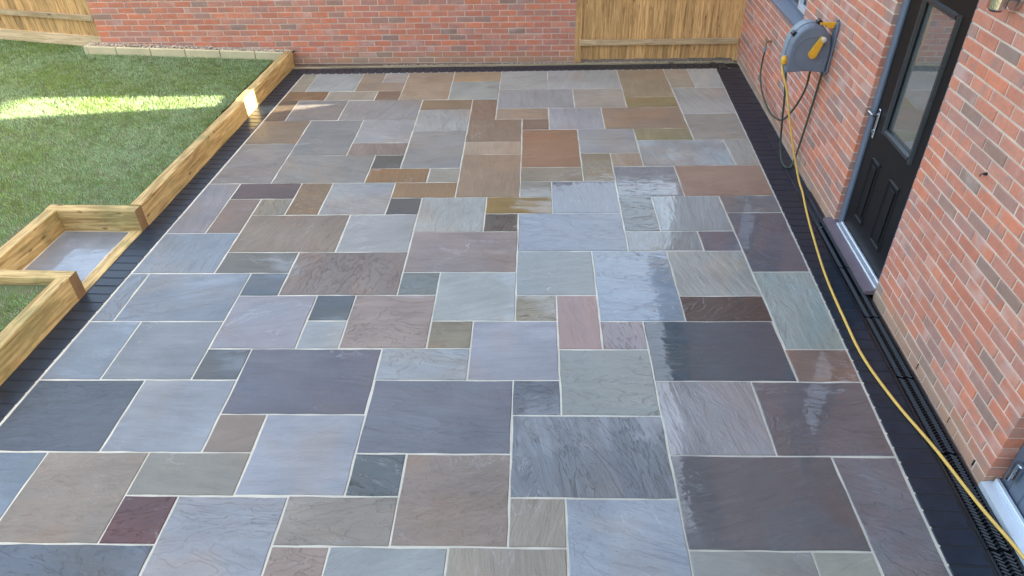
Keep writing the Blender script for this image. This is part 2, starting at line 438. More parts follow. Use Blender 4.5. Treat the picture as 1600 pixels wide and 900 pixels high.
MAT = {
 'slab': m_sandstone(),
 'joint': m_mortar('cream_jointing', (0.59, 0.545, 0.445), True),
 'mortar': m_mortar('wall_mortar', (0.68, 0.54, 0.44)),
 'paver': m_simple('charcoal_paver', (0.015, 0.0235, 0.0375), 0.34, 0, 14, 0.55, 0.35, 90, 0.42, 0.0),
 'brick': m_brick(), 'brickfar': m_brick_far(),
 'sleeper': m_timber('treated_sleeper', (0.76, 0.565, 0.26), (0.34, 0.215, 0.08), 0.5, 'X', 2.0),
 'board': m_timber('fence_board', (0.84, 0.51, 0.22), (0.45, 0.25, 0.095), 0.03, 'Z', 2.2),
 'rail': m_timber('fence_rail', (0.78, 0.57, 0.35), (0.56, 0.39, 0.21), 0.08, 'Y'),
 'edging': m_timber('edging_timber', (0.50, 0.41, 0.27), (0.40, 0.31, 0.19), 0.35, 'X'),
 'grass': m_grass(),
 'soil': m_soil('lawn_soil', (0.10, 0.15, 0.05), (0.13, 0.13, 0.06)),
 'earth': m_soil('earth', (0.14, 0.10, 0.065), (0.20, 0.15, 0.10)),
 'ground': m_soil('rough_ground', (0.12, 0.15, 0.07), (0.16, 0.15, 0.09)),
 'gravel': m_stones('gravel', [(214,200,176),(150,132,112),(196,184,168),(120,106,96),(226,214,192),(170,146,112)]),
 'edgestone': m_simple('walling_stone', (0.60, 0.52, 0.33), 0.8, 0, 5, 0.22, 0.6, 40, 0.3),
 'bed': m_simple('dark_bedding', (0.014, 0.014, 0.017), 0.6, 0, 20, 0.3),
 'black': m_simple('black_plastic', (0.016, 0.017, 0.022), 0.30, 0, 8, 0.3),
 'door': m_simple('black_door_skin', (0.006, 0.006, 0.007), 0.42, 0, 5, 0.2, 0.08, 120, 0.28),
 'frame': m_simple('anthracite_frame', (0.125, 0.155, 0.205), 0.38, 0, 4, 0.12),
 'trim': m_simple('glazing_trim', (0.03, 0.033, 0.038), 0.26, 0, 4, 0.12),
 'alu': m_simple('mill_aluminium', (0.72, 0.74, 0.78), 0.32, 0.6, 20, 0.12),
 'chrome': m_simple('chrome', (0.58, 0.58, 0.60), 0.20, 1.0, 8, 0.08),
 'sill': m_simple('door_sill', (0.17, 0.13, 0.15), 0.45, 0, 6, 0.2, 0.15, 60),
 'paleSill': m_simple('pale_sill', (0.62, 0.67, 0.73), 0.35, 0.3, 6, 0.1),
 'glass': m_glass('door_glass', (0.30, 0.33, 0.33), 0.02, 3.6),
 'winglass': m_glass('window_glass', (0.96, 0.97, 0.97)),
 'plaster': m_simple('interior_plaster', (0.55, 0.53, 0.50), 0.9),
 'tileroof': m_simple('roof_tiles', (0.10, 0.085, 0.08), 0.8, 0, 8, 0.3),
 'reel': m_simple('slate_grey_plastic', (0.155, 0.185, 0.235), 0.48, 0, 6, 0.15, 0.05, 40),
 'reel2': m_simple('pale_grey_plastic', (0.23, 0.275, 0.325), 0.5, 0, 6, 0.15),
 'yellow': m_simple('yellow_plastic', (0.78, 0.40, 0.03), 0.4, 0, 8, 0.12),
 'hose': m_simple('yellow_hose', (0.72, 0.45, 0.10), 0.45, 0, 30, 0.15),
 'green': m_simple('green_hose', (0.045, 0.075, 0.055), 0.45, 0, 30, 0.2),
 'brass': m_simple('brass', (0.42, 0.33, 0.20), 0.35, 0.8, 12, 0.2),
 'knob': m_simple('pale_knob', (0.62, 0.58, 0.48), 0.45),
 'tapblue': m_simple('blue_grey_connector', (0.22, 0.30, 0.36), 0.4),
 'endgrain': m_simple('end_grain', (0.22, 0.135, 0.065), 0.8, 0, 20, 0.35, 0.5, 60, 0.3),
}

SLABS = """
L,-1.808,-1.794,-1.208,93,108,129,0.5
-1.797,-1.205,-1.794,-0.908,247,252,264,0.3
-1.194,-0.906,-1.495,-1.207,256,192,153,0.2
-1.194,-0.906,-1.794,-1.506,241,215,193,0.3
-0.895,-0.305,-1.794,-1.207,252,260,248,0.5
-0.294,0.293,-1.495,-1.204,258,218,169,0.2
-0.294,0.293,-1.794,-1.506,178,176,162,0.3
0.304,0.893,-1.794,-0.904,274,293,317,0.4
0.904,1.497,-1.794,-1.207,253,241,213,0.6
1.508,1.795,-1.794,-1.207,302,285,231,0.5
1.807,R,-1.495,-0.608,177,163,166,0.55
1.806,R,-1.794,-1.506,138,125,112,0.5
L,-2.706,-1.197,-0.608,141,171,198,0.5
-2.695,-2.107,-1.197,-0.608,215,178,141,0.2
-2.096,-1.507,-0.897,-0.607,209,195,160,0.3
-2.096,-1.808,-1.197,-0.908,93,46,46,0.3
-1.496,-0.9,-0.891,-0.306,253,261,279,0.3
-1.791,-1.507,-0.596,-0.306,190,148,117,0.2
-1.194,-0.604,-1.196,-0.902,232,203,168,0.2
-0.889,-0.604,-0.891,-0.606,100,112,113,0.4
-0.593,-0.006,-1.193,-0.606,229,180,145,0.25
-0.889,-0.008,-0.595,-0.005,141,142,158,0.35
0.003,0.291,-0.296,-0.002,137,148,164,0.35
0.005,0.892,-0.893,-0.307,169,175,183,0.4
0.005,0.293,-1.193,-0.904,266,225,174,0.2
0.302,0.892,-0.296,0.294,175,184,146,0.7
0.903,1.495,-0.598,-0.007,302,289,282,0.7
1.506,R,-0.597,-0.011,156,137,137,0.7
0.904,1.796,-1.196,-0.609,117,110,111,0.65
L,-2.405,-0.597,-0.009,80,92,107,0.45
-2.394,-1.802,-0.596,-0.006,223,233,246,0.4
-1.791,-0.906,-0.295,0.297,117,113,130,0.3
L,-2.708,0.002,0.594,167,191,213,0.5
-2.697,-2.105,0.005,0.594,178,189,197,0.45
-2.094,-1.802,0.005,0.297,82,88,91,0.4
-2.092,-1.503,0.308,0.899,235,221,229,0.35
-1.492,-1.208,0.612,0.904,80,95,104,0.5
-1.492,-1.208,0.308,0.601,274,284,277,0.3
-1.197,-0.605,0.315,0.904,269,207,171,0.3
-0.895,-0.305,0.006,0.304,255,282,300,0.35
-0.294,0.29,0.009,0.597,257,255,272,0.35
-0.594,-0.305,0.315,0.599,215,179,120,0.2
-0.594,-0.009,0.61,1.201,292,301,273,0.5
0.002,0.29,0.608,0.899,281,246,175,0.3
0.301,0.588,0.305,0.899,252,113,75,0.6
0.599,0.892,0.305,0.594,195,143,138,0.35
0.602,1.193,0.605,1.493,230,295,349,0.95
0.903,1.791,0.004,0.591,54,78,94,0.95
1.204,1.801,0.602,0.886,48,41,40,0.75
1.204,1.801,0.897,1.49,356,356,310,0.85
1.812,R,0.305,1.195,356,411,362,0.6
1.802,R,0,0.294,233,150,110,0.45
0.002,0.591,0.91,1.493,177,194,168,0.6
-2.91,-2.103,0.605,1.195,181,203,227,0.45
L,-2.921,0.605,1.195,183,210,236,0.4
-2.092,-1.803,0.91,1.195,94,116,136,0.5
-1.792,-0.902,0.915,1.493,176,143,121,0.3
-0.891,-0.605,0.915,1.201,145,158,146,0.5
L,-2.402,1.206,1.793,182,208,232,0.5
-2.391,-1.803,1.206,1.493,115,110,93,0.4
-0.891,-0.012,1.212,1.797,239,188,163,0.3
-2.391,-1.506,1.504,2.094,191,148,108,0.2
-1.495,-0.905,1.504,2.091,268,259,238,0.35
L,-2.704,1.804,2.694,182,170,168,0.3
-2.693,-2.403,1.804,2.39,154,115,90,0.2
-2.693,-2.103,2.401,2.694,84,61,58,0.2
-2.392,-2.103,2.105,2.39,204,181,137,0.2
-2.092,-1.802,2.105,2.694,182,122,65,0.2
-1.791,-1.2,2.105,2.691,257,247,228,0.3
-1.189,-0.905,2.102,2.393,93,78,64,0.3
-1.189,-0.602,2.404,2.691,215,127,57,0.2
-0.894,-0.309,1.808,2.393,306,302,268,0.4
-0.298,-0.012,1.808,2.099,103,76,55,0.4
-0.298,0.291,2.11,2.394,229,136,31,0.4
-0.001,0.889,1.504,2.099,147,176,206,0.9
0.9,1.495,1.504,1.793,201,221,211,0.85
1.506,1.802,1.501,1.793,115,113,134,0.7
0.902,1.193,1.804,2.395,68,101,105,0.85
1.204,1.801,1.804,2.395,262,303,292,0.85
1.813,R,1.206,2.096,118,118,139,0.5
1.812,R,2.107,2.397,155,163,164,0.45
0.302,0.891,2.11,2.693,123,145,167,0.95
0.005,0.291,2.405,2.694,216,192,141,0.6
-0.591,-0.006,2.405,3.288,259,173,102,0.25
0.005,0.594,2.705,2.993,253,199,132,0.5
0.005,0.594,3.004,3.894,266,142,72,0.3
0.605,0.897,2.704,3.3,269,231,159,0.8
0.908,1.199,3.006,3.3,364,277,194,0.5
0.908,1.495,2.406,2.995,210,238,254,0.95
1.506,R,2.408,3.001,295,186,131,0.5
-0.892,-0.602,2.702,2.991,257,221,166,0.25
-1.493,-0.903,2.702,2.991,204,116,47,0.2
-1.493,-1.202,3.002,3.292,85,76,57,0.25
-1.191,-0.606,3.002,3.887,227,211,184,0.25
-2.398,-1.504,2.705,3.292,202,188,161,0.25
L,-2.409,2.705,3.59,186,168,148,0.25
-1.796,-1.202,3.303,3.591,200,151,115,0.2
-1.796,-1.205,3.602,4.198,254,242,220,0.25
-2.398,-1.807,3.303,4.198,176,170,153,0.3
L,-2.409,3.601,4.203,169,126,81,0.3
-0.595,-0.006,3.299,3.592,338,250,165,0.2
-0.595,-0.009,3.603,4.187,228,153,93,0.25
0.002,0.29,3.905,4.187,203,127,76,0.25
-0.297,0.29,4.198,4.498,306,218,143,0.2
-0.596,-0.308,4.198,4.786,220,144,92,0.2
-1.194,-0.607,3.898,4.487,308,296,261,0.3
-1.197,-0.607,4.498,4.786,231,161,91,0.2
-2.096,-1.208,4.209,4.794,225,209,183,0.25
-2.7,-2.107,4.214,4.804,176,164,149,0.25
L,-2.711,4.214,4.807,109,81,57,0.3
L,-2.409,4.818,5.103,169,110,61,0.2
L,-2.716,5.114,R,248,232,174,0.2
-2.705,-2.105,5.114,R,280,292,265,0.25
-2.398,-1.804,4.815,5.096,277,248,189,0.2
-2.094,-1.505,5.107,5.383,270,212,150,0.2
-2.094,-1.805,5.394,R,297,227,154,0.2
-1.794,-1.505,5.394,R,319,293,257,0.2
-1.793,-1.505,4.805,5.096,194,130,83,0.2
-1.494,-0.909,4.805,R,342,246,155,0.2
-0.898,-0.305,4.797,5.394,311,310,260,0.35
-0.898,-0.302,5.405,R,383,276,161,0.2
-0.291,0.297,5.102,R,385,365,308,0.25
-0.294,0.593,4.509,5.091,299,279,251,0.3
0.308,1.195,5.103,R,382,362,318,0.3
0.604,1.195,4.507,5.092,353,292,227,0.25
0.301,0.896,3.905,4.496,307,281,267,0.3
1.206,1.797,4.817,R,326,240,154,0.25
1.206,1.798,4.507,4.806,254,188,89,0.3
0.907,1.798,3.907,4.496,280,190,124,0.35
1.808,2.095,5.106,R,376,306,225,0.25
2.106,R,5.106,R,451,417,359,0.25
1.809,R,4.311,5.095,358,326,283,0.25
1.811,R,3.612,4.3,312,269,220,0.25
0.605,1.197,3.311,3.894,291,271,248,0.35
1.208,1.8,3.612,3.896,261,212,113,0.35
1.21,2.1,3.012,3.601,323,343,339,0.6
2.111,R,3.012,3.601,348,319,273,0.35
"""

# ------------------------------------------------------------------ the setting: ground, patio
HT = math.atan(0.0435)                     # the house stands 2.5 degrees askew to the slab grid
H0 = Vector((2.555, 0, 0))
LT = math.atan(0.0366)                     # so do the sleepers on the lawn side
def xL(y): return -3.106 + 0.0366 * y      # edge of the slab field along the lawn
def xR(y): return 2.188 + 0.0500 * y       # edge of the slab field along the house
def yT(x): return 5.757 + 0.0072 * x       # edge of the slab field along the garden wall
Y0 = -1.80

g = obj('ground', mesh('ground', [(-250,-250,-0.30),(250,-250,-0.30),(250,250,-0.30),(-250,250,-0.30)], [(0,1,2,3)], MAT['ground']))
tag(g, 'rough ground reaching away beyond the garden', kind='structure')

pb = MB()
outl = [(-3.36+0.0366*Y0, Y0), (2.404+0.0435*Y0, Y0), (2.404+0.0435*1.86, 1.86), (2.545+0.0435*1.86, 1.86), (2.815, 6.0), (-3.12, 6.0)]
pb.prism(outl, -0.20, -0.005, axis=2)
patio = pb.build('patio', MAT['joint'])
tag(patio, 'patio of mixed riven sandstone slabs with pale joints', kind='structure')

def alb(c, k=0.80, s=0.022, sat=0.66):
    l = [max(v * k - s, 0.010) for v in lin(c)]
    g_ = 0.3*l[0] + 0.55*l[1] + 0.15*l[2]
    return tuple(g_ + (v - g_) * sat for v in l)

def plate(poly, mat, name, z=0.0, thick=0.03, ch=0.0045, jit=0.0034, parent=None, color=None, tilt=0.0016, seg=0.11):
    """a stone plate: chipped outline, softened arris, very slight tilt"""
    pts = []
    n = len(poly)
    for i in range(n):
        a = Vector(poly[i]); b = Vector(poly[(i+1) % n]); L = (b - a).length
        k = max(1, int(L / seg)); d = (b - a).normalized(); nn_ = Vector((d.y, -d.x))
        for j in range(k):
            p = a + (b - a) * (j / k)
            pts.append(p + (nn_ * random.uniform(-jit, jit) if j else Vector((0, 0))))
    c = sum(pts, Vector((0, 0))) / len(pts); m = len(pts)
    tx, ty, tz = random.uniform(-tilt, tilt), random.uniform(-tilt, tilt), random.uniform(-0.0012, 0.0012)
    v = []; f = []
    for ring, (ins, zz) in enumerate(((ch, 0.0), (0.0, -ch), (0.0, -thick))):
        for p in pts:
            q = p - c; L = q.length
            q2 = q * (1 - ins / max(L, 0.05))
            zt = tz + q.x * tx + q.y * ty + (random.uniform(-0.0006, 0.0) if ring == 0 else 0)
            v.append((q2.x, q2.y, zz + (zt if ring < 2 else 0)))
    f.append(tuple(range(m)))
    for r_ in range(2):
        for i in range(m):
            f.append((r_*m + i, (r_+1)*m + i, (r_+1)*m + (i+1) % m, r_*m + (i+1) % m))
    o = obj(name, mesh(name, v, f, mat), parent, (c.x, c.y, z))
    if color: o.color = color
    return o

for row in SLABS.strip().split('\n'):
    t = row.split(',')
    y0 = float(t[2]); y1 = None if t[3] == 'R' else float(t[3]); gp = 0.005
    wet = float(t[7])
    if y1 is None:
        xa = xL(5.75)+gp if t[0] == 'L' else float(t[0]); xb = xR(5.75)-gp if t[1] == 'R' else float(t[1])
        ya, yb = yT(xa) - gp, yT(xb) - gp
    else: ya = yb = y1
    p = [(xL(y0)+gp if t[0] == 'L' else float(t[0]), y0), (xR(y0)-gp if t[1] == 'R' else float(t[1]), y0),
         (xR(yb)-gp if t[1] == 'R' else float(t[1]), yb), (xL(ya)+gp if t[0] == 'L' else float(t[0]), ya)]
    plate(p, MAT['slab'], 'paving_slab', parent=patio, color=tuple(int(q) / 1000 for q in t[4:7]) + (wet,))

# dark bedding under the block border; pale jointing runs a little way in between the blocks
db = MB()
def flat(poly): db.add([(x_, y_, -0.0042) for x_, y_ in poly], [tuple(range(len(poly)))])
flat([(xL(Y0)-0.23, Y0), (xL(Y0)-0.016, Y0), (xL(5.78)-0.016, 5.78), (xL(5.78)-0.23, 5.78)])
flat([(xR(Y0)+0.016, Y0), (2.404+0.0435*Y0, Y0), (2.404+0.0435*1.86, 1.86), (xR(1.86)+0.016, 1.86)])
flat([(xR(1.86)+0.016, 1.86), (2.54+0.0435*1.86, 1.86), (2.54+0.0435*5.78, 5.78), (xR(5.78)+0.016, 5.78)])
flat([(-3.11, 5.7815), (2.80, 5.8005), (2.80, 5.975), (-3.11, 5.955)])
db.build('border_bed', MAT['bed'], patio, fix=False)

# charcoal block border: one mesh shared by all blocks
bm_ = MB().cbox(-0.100, 0.100, -0.0480, 0.0480, -0.05, 0.0, 0.005)
block = mesh('border_paver', bm_.v, bm_.f, MAT['paver'])
def lay(x, y, rz, sx=1.0, sy=1.0):
    return obj('border_paver', block, patio, (x, y, random.uniform(-0.0015, 0.001)), (random.uniform(-.003,.003), random.uniform(-.003,.003), rz), (sx, sy, 1))
y = Y0 + 0.06
while y < 5.70:                            # along the lawn
    lay(xL(y) - 0.112, y, -LT); y += 0.1045
y = Y0 + 0.06
while y < 5.70:                            # along the house
    lay(xR(y) + 0.108, y, -math.atan(0.05)); y += 0.1045
x = xL(5.8) - 0.16
while x < xR(5.8) + 0.16:                  # along the garden wall
    lay(x, yT(x) + 0.106, math.pi/2 + 0.0072); x += 0.1045

# ------------------------------------------------------------------ lawn
def z_lawn(x, y):
    a = min(max((y - 1.5) / 4.5, 0), 1); b = min(max((-3.4 - x) / 2.4, 0), 1)
    return 0.138 + 0.062 * a * b - 0.045 * max(0, a - 0.6) / 0.4 * (1 - b)
def sl(y): return -3.33 + 0.0366 * y       # front line of the sleepers
gx = np.linspace(-14, -3.38, 90); gy = np.linspace(-4, 8.6, 110)
v = []; f = []
for j, yy in enumerate(gy):
    for i, xx in enumerate(gx):
        x = min(xx, sl(yy) - 0.06); v.append((x, yy, z_lawn(x, yy)))
nx = len(gx)
for j in range(len(gy) - 1):
    for i in range(nx - 1):
        cx, cy = (gx[i] + gx[i+1]) / 2, (gy[j] + gy[j+1]) / 2
        if cx > -4.15 and 0.80 < cy < 1.98: continue      # the recess of the step
        f.append((j*nx+i, j*nx+i+1, (j+1)*nx+i+1, (j+1)*nx+i))
lawn = obj('lawn', mesh('lawn', v, f, MAT['soil']))
tag(lawn, 'lawn ground raised behind the timber sleepers', kind='structure')

NB = 210000
bx = rng.uniform(-8.6, -3.36, NB * 2); by = rng.uniform(-1.2, 7.4, NB * 2)
ok = bx < (-3.33 + 0.0366 * by - 0.105)
ok &= ~((bx > -4.10) & (by > 0.82) & (by < 1.97))
ok &= ~((bx < -4.10) & (by > 0.84) & (by < 0.96))
edge = np.minimum(np.abs(bx + 4.10) + np.where((by > 0.9) & (by < 1.9), 0, 9), np.where((by < 0.84) & (by > 0.70), (0.84 - by) * 0.9, 9))
ok &= (edge > 0.10) | (rng.random(NB * 2) < 0.25)
ok &= ~((by > 6.038) & (bx > -5.9)) & ~((bx < -5.85) & (by > 6.36 - (bx + 6.0) * 0.27))
# fewer blades far out of frame
ok &= (bx > -7.6) | (rng.random(NB * 2) < 0.5)
bx = bx[ok][:NB]; by = by[ok][:NB]; n_ = len(bx)
a_ = np.clip((by - 1.5) / 4.5, 0, 1); b_ = np.clip((-3.4 - bx) / 2.4, 0, 1)
bz = 0.138 + 0.062 * a_ * b_ - 0.045 * np.maximum(0, a_ - 0.6) / 0.4 * (1 - b_)
ang = rng.uniform(0, 2*np.pi, n_); hh = rng.uniform(0.016, 0.036, n_); ww = rng.uniform(0.0022, 0.0045, n_)
lean = rng.uniform(0.1, 0.9, n_) * hh; la = rng.uniform(0, 2*np.pi, n_)
V = np.empty((n_, 3, 3), np.float32)
V[:, 0] = np.stack([bx - np.cos(ang)*ww, by - np.sin(ang)*ww, bz - 0.004], -1)
V[:, 1] = np.stack([bx + np.cos(ang)*ww, by + np.sin(ang)*ww, bz - 0.004], -1)
V[:, 2] = np.stack([bx + np.cos(la)*lean, by + np.sin(la)*lean, bz + hh], -1)
gm = bpy.data.meshes.new('grass')
gm.vertices.add(n_*3); gm.vertices.foreach_set('co', V.ravel())
gm.loops.add(n_*3); gm.loops.foreach_set('vertex_index', np.arange(n_*3, dtype=np.int32))
gm.polygons.add(n_); gm.polygons.foreach_set('loop_start', np.arange(0, n_*3, 3, dtype=np.int32))
gm.materials.append(MAT['grass']); gm.update(); gm.validate()
tag(obj('grass', gm), 'short green lawn grass, frosted pale in places', 'grass', kind='stuff')

# ------------------------------------------------------------------ brick walls
brick_me = MB()
def brick_shape(L):
    b = MB(); h = 0.0316; c = 0.0040; L = L - 0.002
    b.add([(c, -L/2+c, -h+c), (c, L/2-c, -h+c), (c, L/2-c, h-c), (c, -L/2+c, h-c)], [])
    v = [(0,-L/2+c,-h+c),(0,L/2-c,-h+c),(0,L/2-c,h-c),(0,-L/2+c,h-c),
         (c,-L/2,-h),(c,L/2,-h),(c,L/2,h),(c,-L/2,h),
         (0.10,-L/2,-h),(0.10,L/2,-h),(0.10,L/2,h),(0.10,-L/2,h)]
    f = [(0,3,2,1)]
    for i in range(4):
        j = (i+1) % 4
        f += [(i, j, j+4, i+4), (i+4, j+4, j+8, i+8)]
    return v, f
def brick_wall(wall, y0, y1, z0, z1, openings, zmin=None, limit=300, extra='brick'):
    mw = wall.matrix_basis if wall.parent is None else wall.parent.matrix_basis @ wall.matrix_basis
    out = []; k = 0; z = z0 + 0.0325
    while z + 0.0325 <= z1 + 1e-6:
        segs = [(y0, y1)]
        for (a, b, c, d) in openings:
            if z + 0.03 > c and z - 0.03 < d:
                ns = []
                for p, q in segs:
                    if q <= a or p >= b: ns.append((p, q)); continue
                    if p < a: ns.append((p, a))
                    if q > b: ns.append((b, q))
                segs = ns
        ph = y0 - (0.1125 if k % 2 else 0.0)
        for p, q in segs:
            cuts = [p]
            y = ph + 0.225 * math.ceil((p - ph) / 0.225 - 1e-6)
            if y - p < 1e-4: y += 0.225
            while y < q - 1e-4:
                cuts.append(y); y += 0.225
            cuts.append(q + 0.010)
            if len(cuts) > 2 and cuts[1] - cuts[0] < 0.070: cuts.pop(1)
            if len(cuts) > 2 and cuts[-1] - cuts[-2] < 0.070: cuts.pop(-2)
            for a, b in zip(cuts[:-1], cuts[1:]):
                if zmin is None or z > zmin((a + b) / 2): out.append((a, b - 0.010, z))
        z += 0.075; k += 1
    def score(b):
        p = pix(mw @ Vector((0, (b[0] + b[1]) / 2, b[2])))
        if p is None or not (-0.02 < p[0] < 1.02 and -0.02 < p[1] < 1.02): return 1e3 + (p[2] if p else 1e3)
        return p[2]
    out.sort(key=score)
    cache = {}; rest = MB()
    for i, (p, q, z) in enumerate(out):
        L = round(q - p, 3)
        dx = random.uniform(-0.0012, 0.0018); rz = random.uniform(-0.006, 0.006); dz = random.uniform(-0.0012, 0.0012)
        if i < limit:
            if L not in cache:
                v, f = brick_shape(L); cache[L] = mesh('brick', v, f, MAT['brick'])
            obj('brick', cache[L], wall, (dx, (p+q)/2, z + dz), (random.uniform(-.004,.004), 0, rz))
        else:
            v, f = brick_shape(L)
            rest.add([(a + dx + b*rz, b + (p+q)/2, c + z + dz) for a, b, c in v], f)
    if rest.v:
        o = rest.build('brick_courses', MAT['brick'], wall, fix=False)
        o['kind'] = 'stuff'
    return len(out)

# garden wall at the far side
gw = empty('garden_wall', (0.69, 6.105, 0), R(88.85), 'long red brick garden wall closing the far side of patio and lawn', 'wall')
gwl = MB().box(0.007, 0.21, 0.006, 6.44, -0.1, 1.80).build('wall', MAT['mortar'], gw)
brick_wall(gwl, 0.0, 6.446, -0.075, 1.80, [], zmin=lambda s: -0.09)
cp = MB()
for i in range(29): cp.cbox(-0.02, 0.235, i*0.2225 + 0.003, (i+1)*0.2225 - 0.003, 1.802, 1.868, 0.006)
cp.build('coping', MAT['brick'], gw, fix=True)

# the house
house = empty('house', tuple(H0), -HT, 'red brick house with black back door along the patio edge', 'house')
DOOR = (0.872, 1.868, -1, 2.12); BIF = (-3.6, -0.797, -1, 2.12); WIN = (3.77, 5.05, 1.10, 2.45)
hw = MB()
e = 0.006
def strip(y0, y1, z0, z1): hw.box(e, 0.30, y0, y1, z0, z1)
ZT = 2.70
strip(-6.0, BIF[0]-e, -0.2, ZT)
strip(BIF[0]-e, BIF[1]+e, BIF[3]+e, ZT)
strip(BIF[1]+e, DOOR[0]-e, -0.2, ZT)
strip(DOOR[0]-e, DOOR[1]+e, DOOR[3]+e, ZT)
strip(DOOR[1]+e, WIN[0]-e, -0.2, ZT)
strip(WIN[0]-e, WIN[1]+e, -0.2, WIN[2]-e)
strip(WIN[0]-e, WIN[1]+e, WIN[3]+e, ZT)
strip(WIN[1]+e, 9.2, -0.2, ZT)
hwo = hw.build('wall', MAT['mortar'], house)
tag(hwo, 'pinkish red facing bricks in pale mortar')
brick_wall(hwo, BIF[1], 6.30, -0.075, 2.70, [DOOR, WIN])
up_ = MB()
up_.box(0.0, 0.30, -6.0, 9.2, 2.702, 5.2)
up_.box(0.0, 0.30, -6.0, BIF[0]-0.01, -0.2, 2.70)
up_.box(0.0, 0.30, 6.31, 9.2, -0.2, 2.698)
up_.box(0.301, 3.2, -6.0, -5.7, -0.2, 5.2)
up_.box(0.301, 3.2, 8.9, 9.2, -0.2, 5.2)
up_.box(3.2, 3.5, -6.0, 4.30, -0.2, 5.2)
up_.box(3.2, 3.5, 5.75, 9.2, -0.2, 5.2)
up_.box(3.2, 3.5, 4.30, 5.75, -0.2, 1.60)  # unseen opening above this is added so the low sun passes through the house
up_.box(3.2, 3.5, 4.30, 5.75, 3.50, 5.2)
up_.build('upper_wall', MAT['brickfar'], house)
rf = MB()
rf.prism([(-0.35, 5.15), (1.75, 6.85), (3.85, 5.15), (3.85, 5.28), (1.75, 6.98), (-0.35, 5.28)], -6.3, 9.5, axis=1)
rf.build('roof', MAT['tileroof'], house)
fl = MB().box(0.30, 3.2, -5.7, 8.9, -0.2, 0.0)
fl.build('floor', MAT['plaster'], house)
# added, unseen sloping screen behind the window, shaped to trim the low sun
scr = MB().prism([(2.0, 0.0), (5.30, 0.0), (5.30, 1.30), (5.086, 1.481), (4.801, 1.726), (4.758, 1.93), (4.495, 2.53), (4.10, 3.45), (2.0, 3.45)], 0.95, 1.05, axis=0)
scr.build('sun_screen', MAT['plaster'], house)
# a plain cross wall keeps the rest of the house dark
MB().box(0.302, 3.198, 1.95, 2.10, 0.0, 5.1).build('inner_wall', MAT['plaster'], house)

# window beside the hose reel
win = MB()
win.box(0.065, 0.13, WIN[0]+0.001, WIN[1]-0.001, WIN[2]+0.001, WIN[2]+0.06)
win.box(0.065, 0.13, WIN[0]+0.001, WIN[1]-0.001, WIN[3]-0.06, WIN[3]-0.001)
win.box(0.065, 0.13, WIN[0]+0.001, WIN[0]+0.055, WIN[2]+0.06, WIN[3]-0.06)
win.box(0.065, 0.13, WIN[1]-0.05, WIN[1]-0.001, WIN[2]+0.06, WIN[3]-0.06)
win.box(0.068, 0.127, 4.17, 4.24, WIN[2]+0.061, WIN[3]-0.061)
wo = win.build('window', MAT['frame'], house)
sl_ = MB().prism([(-0.045, 1.062), (0.066, 1.062), (0.066, 1.125), (-0.045, 1.088)], WIN[0]-0.0, WIN[1]+0.04, axis=1)
sl_.build('sill', MAT['frame'], wo)
sash = MB()
for a, b in ((WIN[0]+0.057, 4.168), ):
    sash.box(0.05, 0.085, a, b, WIN[2]+0.062, WIN[2]+0.115); sash.box(0.05, 0.085, a, b, WIN[3]-0.115, WIN[3]-0.062)
    sash.box(0.05, 0.085, a, a+0.05, WIN[2]+0.115, WIN[3]-0.115); sash.box(0.05, 0.085, b-0.05, b, WIN[2]+0.115, WIN[3]-0.115)
sash.build('sash', MAT['paleSill'], wo)
MB().box(0.092, 0.098, WIN[0]+0.057, 4.168, WIN[2]+0.062, WIN[3]-0.062).build('pane', MAT['winglass'], wo)
MB().box(0.092, 0.098, 4.242, WIN[1]-0.052, WIN[2]+0.062, WIN[3]-0.062).build('pane', MAT['winglass'], wo)

# black back door
a, b = DOOR[0], DOOR[1]
dl = MB()                                  # the leaf, with a hole for the glass
GA, GB, GZ0, GZ1 = 1.115, 1.56, 1.00, 1.88
La, Lb, Lz0, Lz1 = a + 0.072, b - 0.078, 0.095, 2.05
X0_, X1_ = 0.052, 0.096
dl.box(X0_, X1_, La, GA, Lz0, Lz1); dl.box(X0_, X1_, GB, Lb, Lz0, Lz1)
dl.box(X0_, X1_, GA, GB, Lz0, GZ0); dl.box(X0_, X1_, GA, GB, GZ1, Lz1)
door = dl.build('back_door', MAT['door'], house)
tag(door, 'black panelled back door with tall glazed light')
fr = MB()
fr.cbox(0.035, 0.10, b-0.0755, b-0.002, 0.0, 2.118, 0.006); fr.cbox(0.035, 0.10, a+0.002, a+0.070, 0.0, 2.118, 0.006)
fr.cbox(0.036, 0.099, a+0.0705, b-0.076, 2.053, 2.117, 0.006)
fr.build('door_frame', MAT['frame'], door)
tr = MB()
o_ = 0.042
for (p, q, r_, s_) in ((GA-o_, GA+0.004, GZ0-o_, GZ1+o_), (GB-0.004, GB+o_, GZ0-o_, GZ1+o_)):
    tr.prism([(0.052, p), (0.036, p+0.012), (0.036, q-0.012), (0.056, q)], r_, s_, axis=2)
for (r_, s_) in ((GZ0-o_, GZ0+0.004), (GZ1-0.004, GZ1+o_)):
    tr.prism([(0.0522, r_), (0.0355, r_+0.012), (0.0355, s_-0.012), (0.0562, s_)], GA+0.005, GB-0.005, axis=1)
tr.build('glazing_trim', MAT['trim'], door)
MB().box(0.070, 0.082, GA+0.0005, GB-0.0005, GZ0+0.0005, GZ1-0.0005).build('glass_pane', MAT['glass'], door)
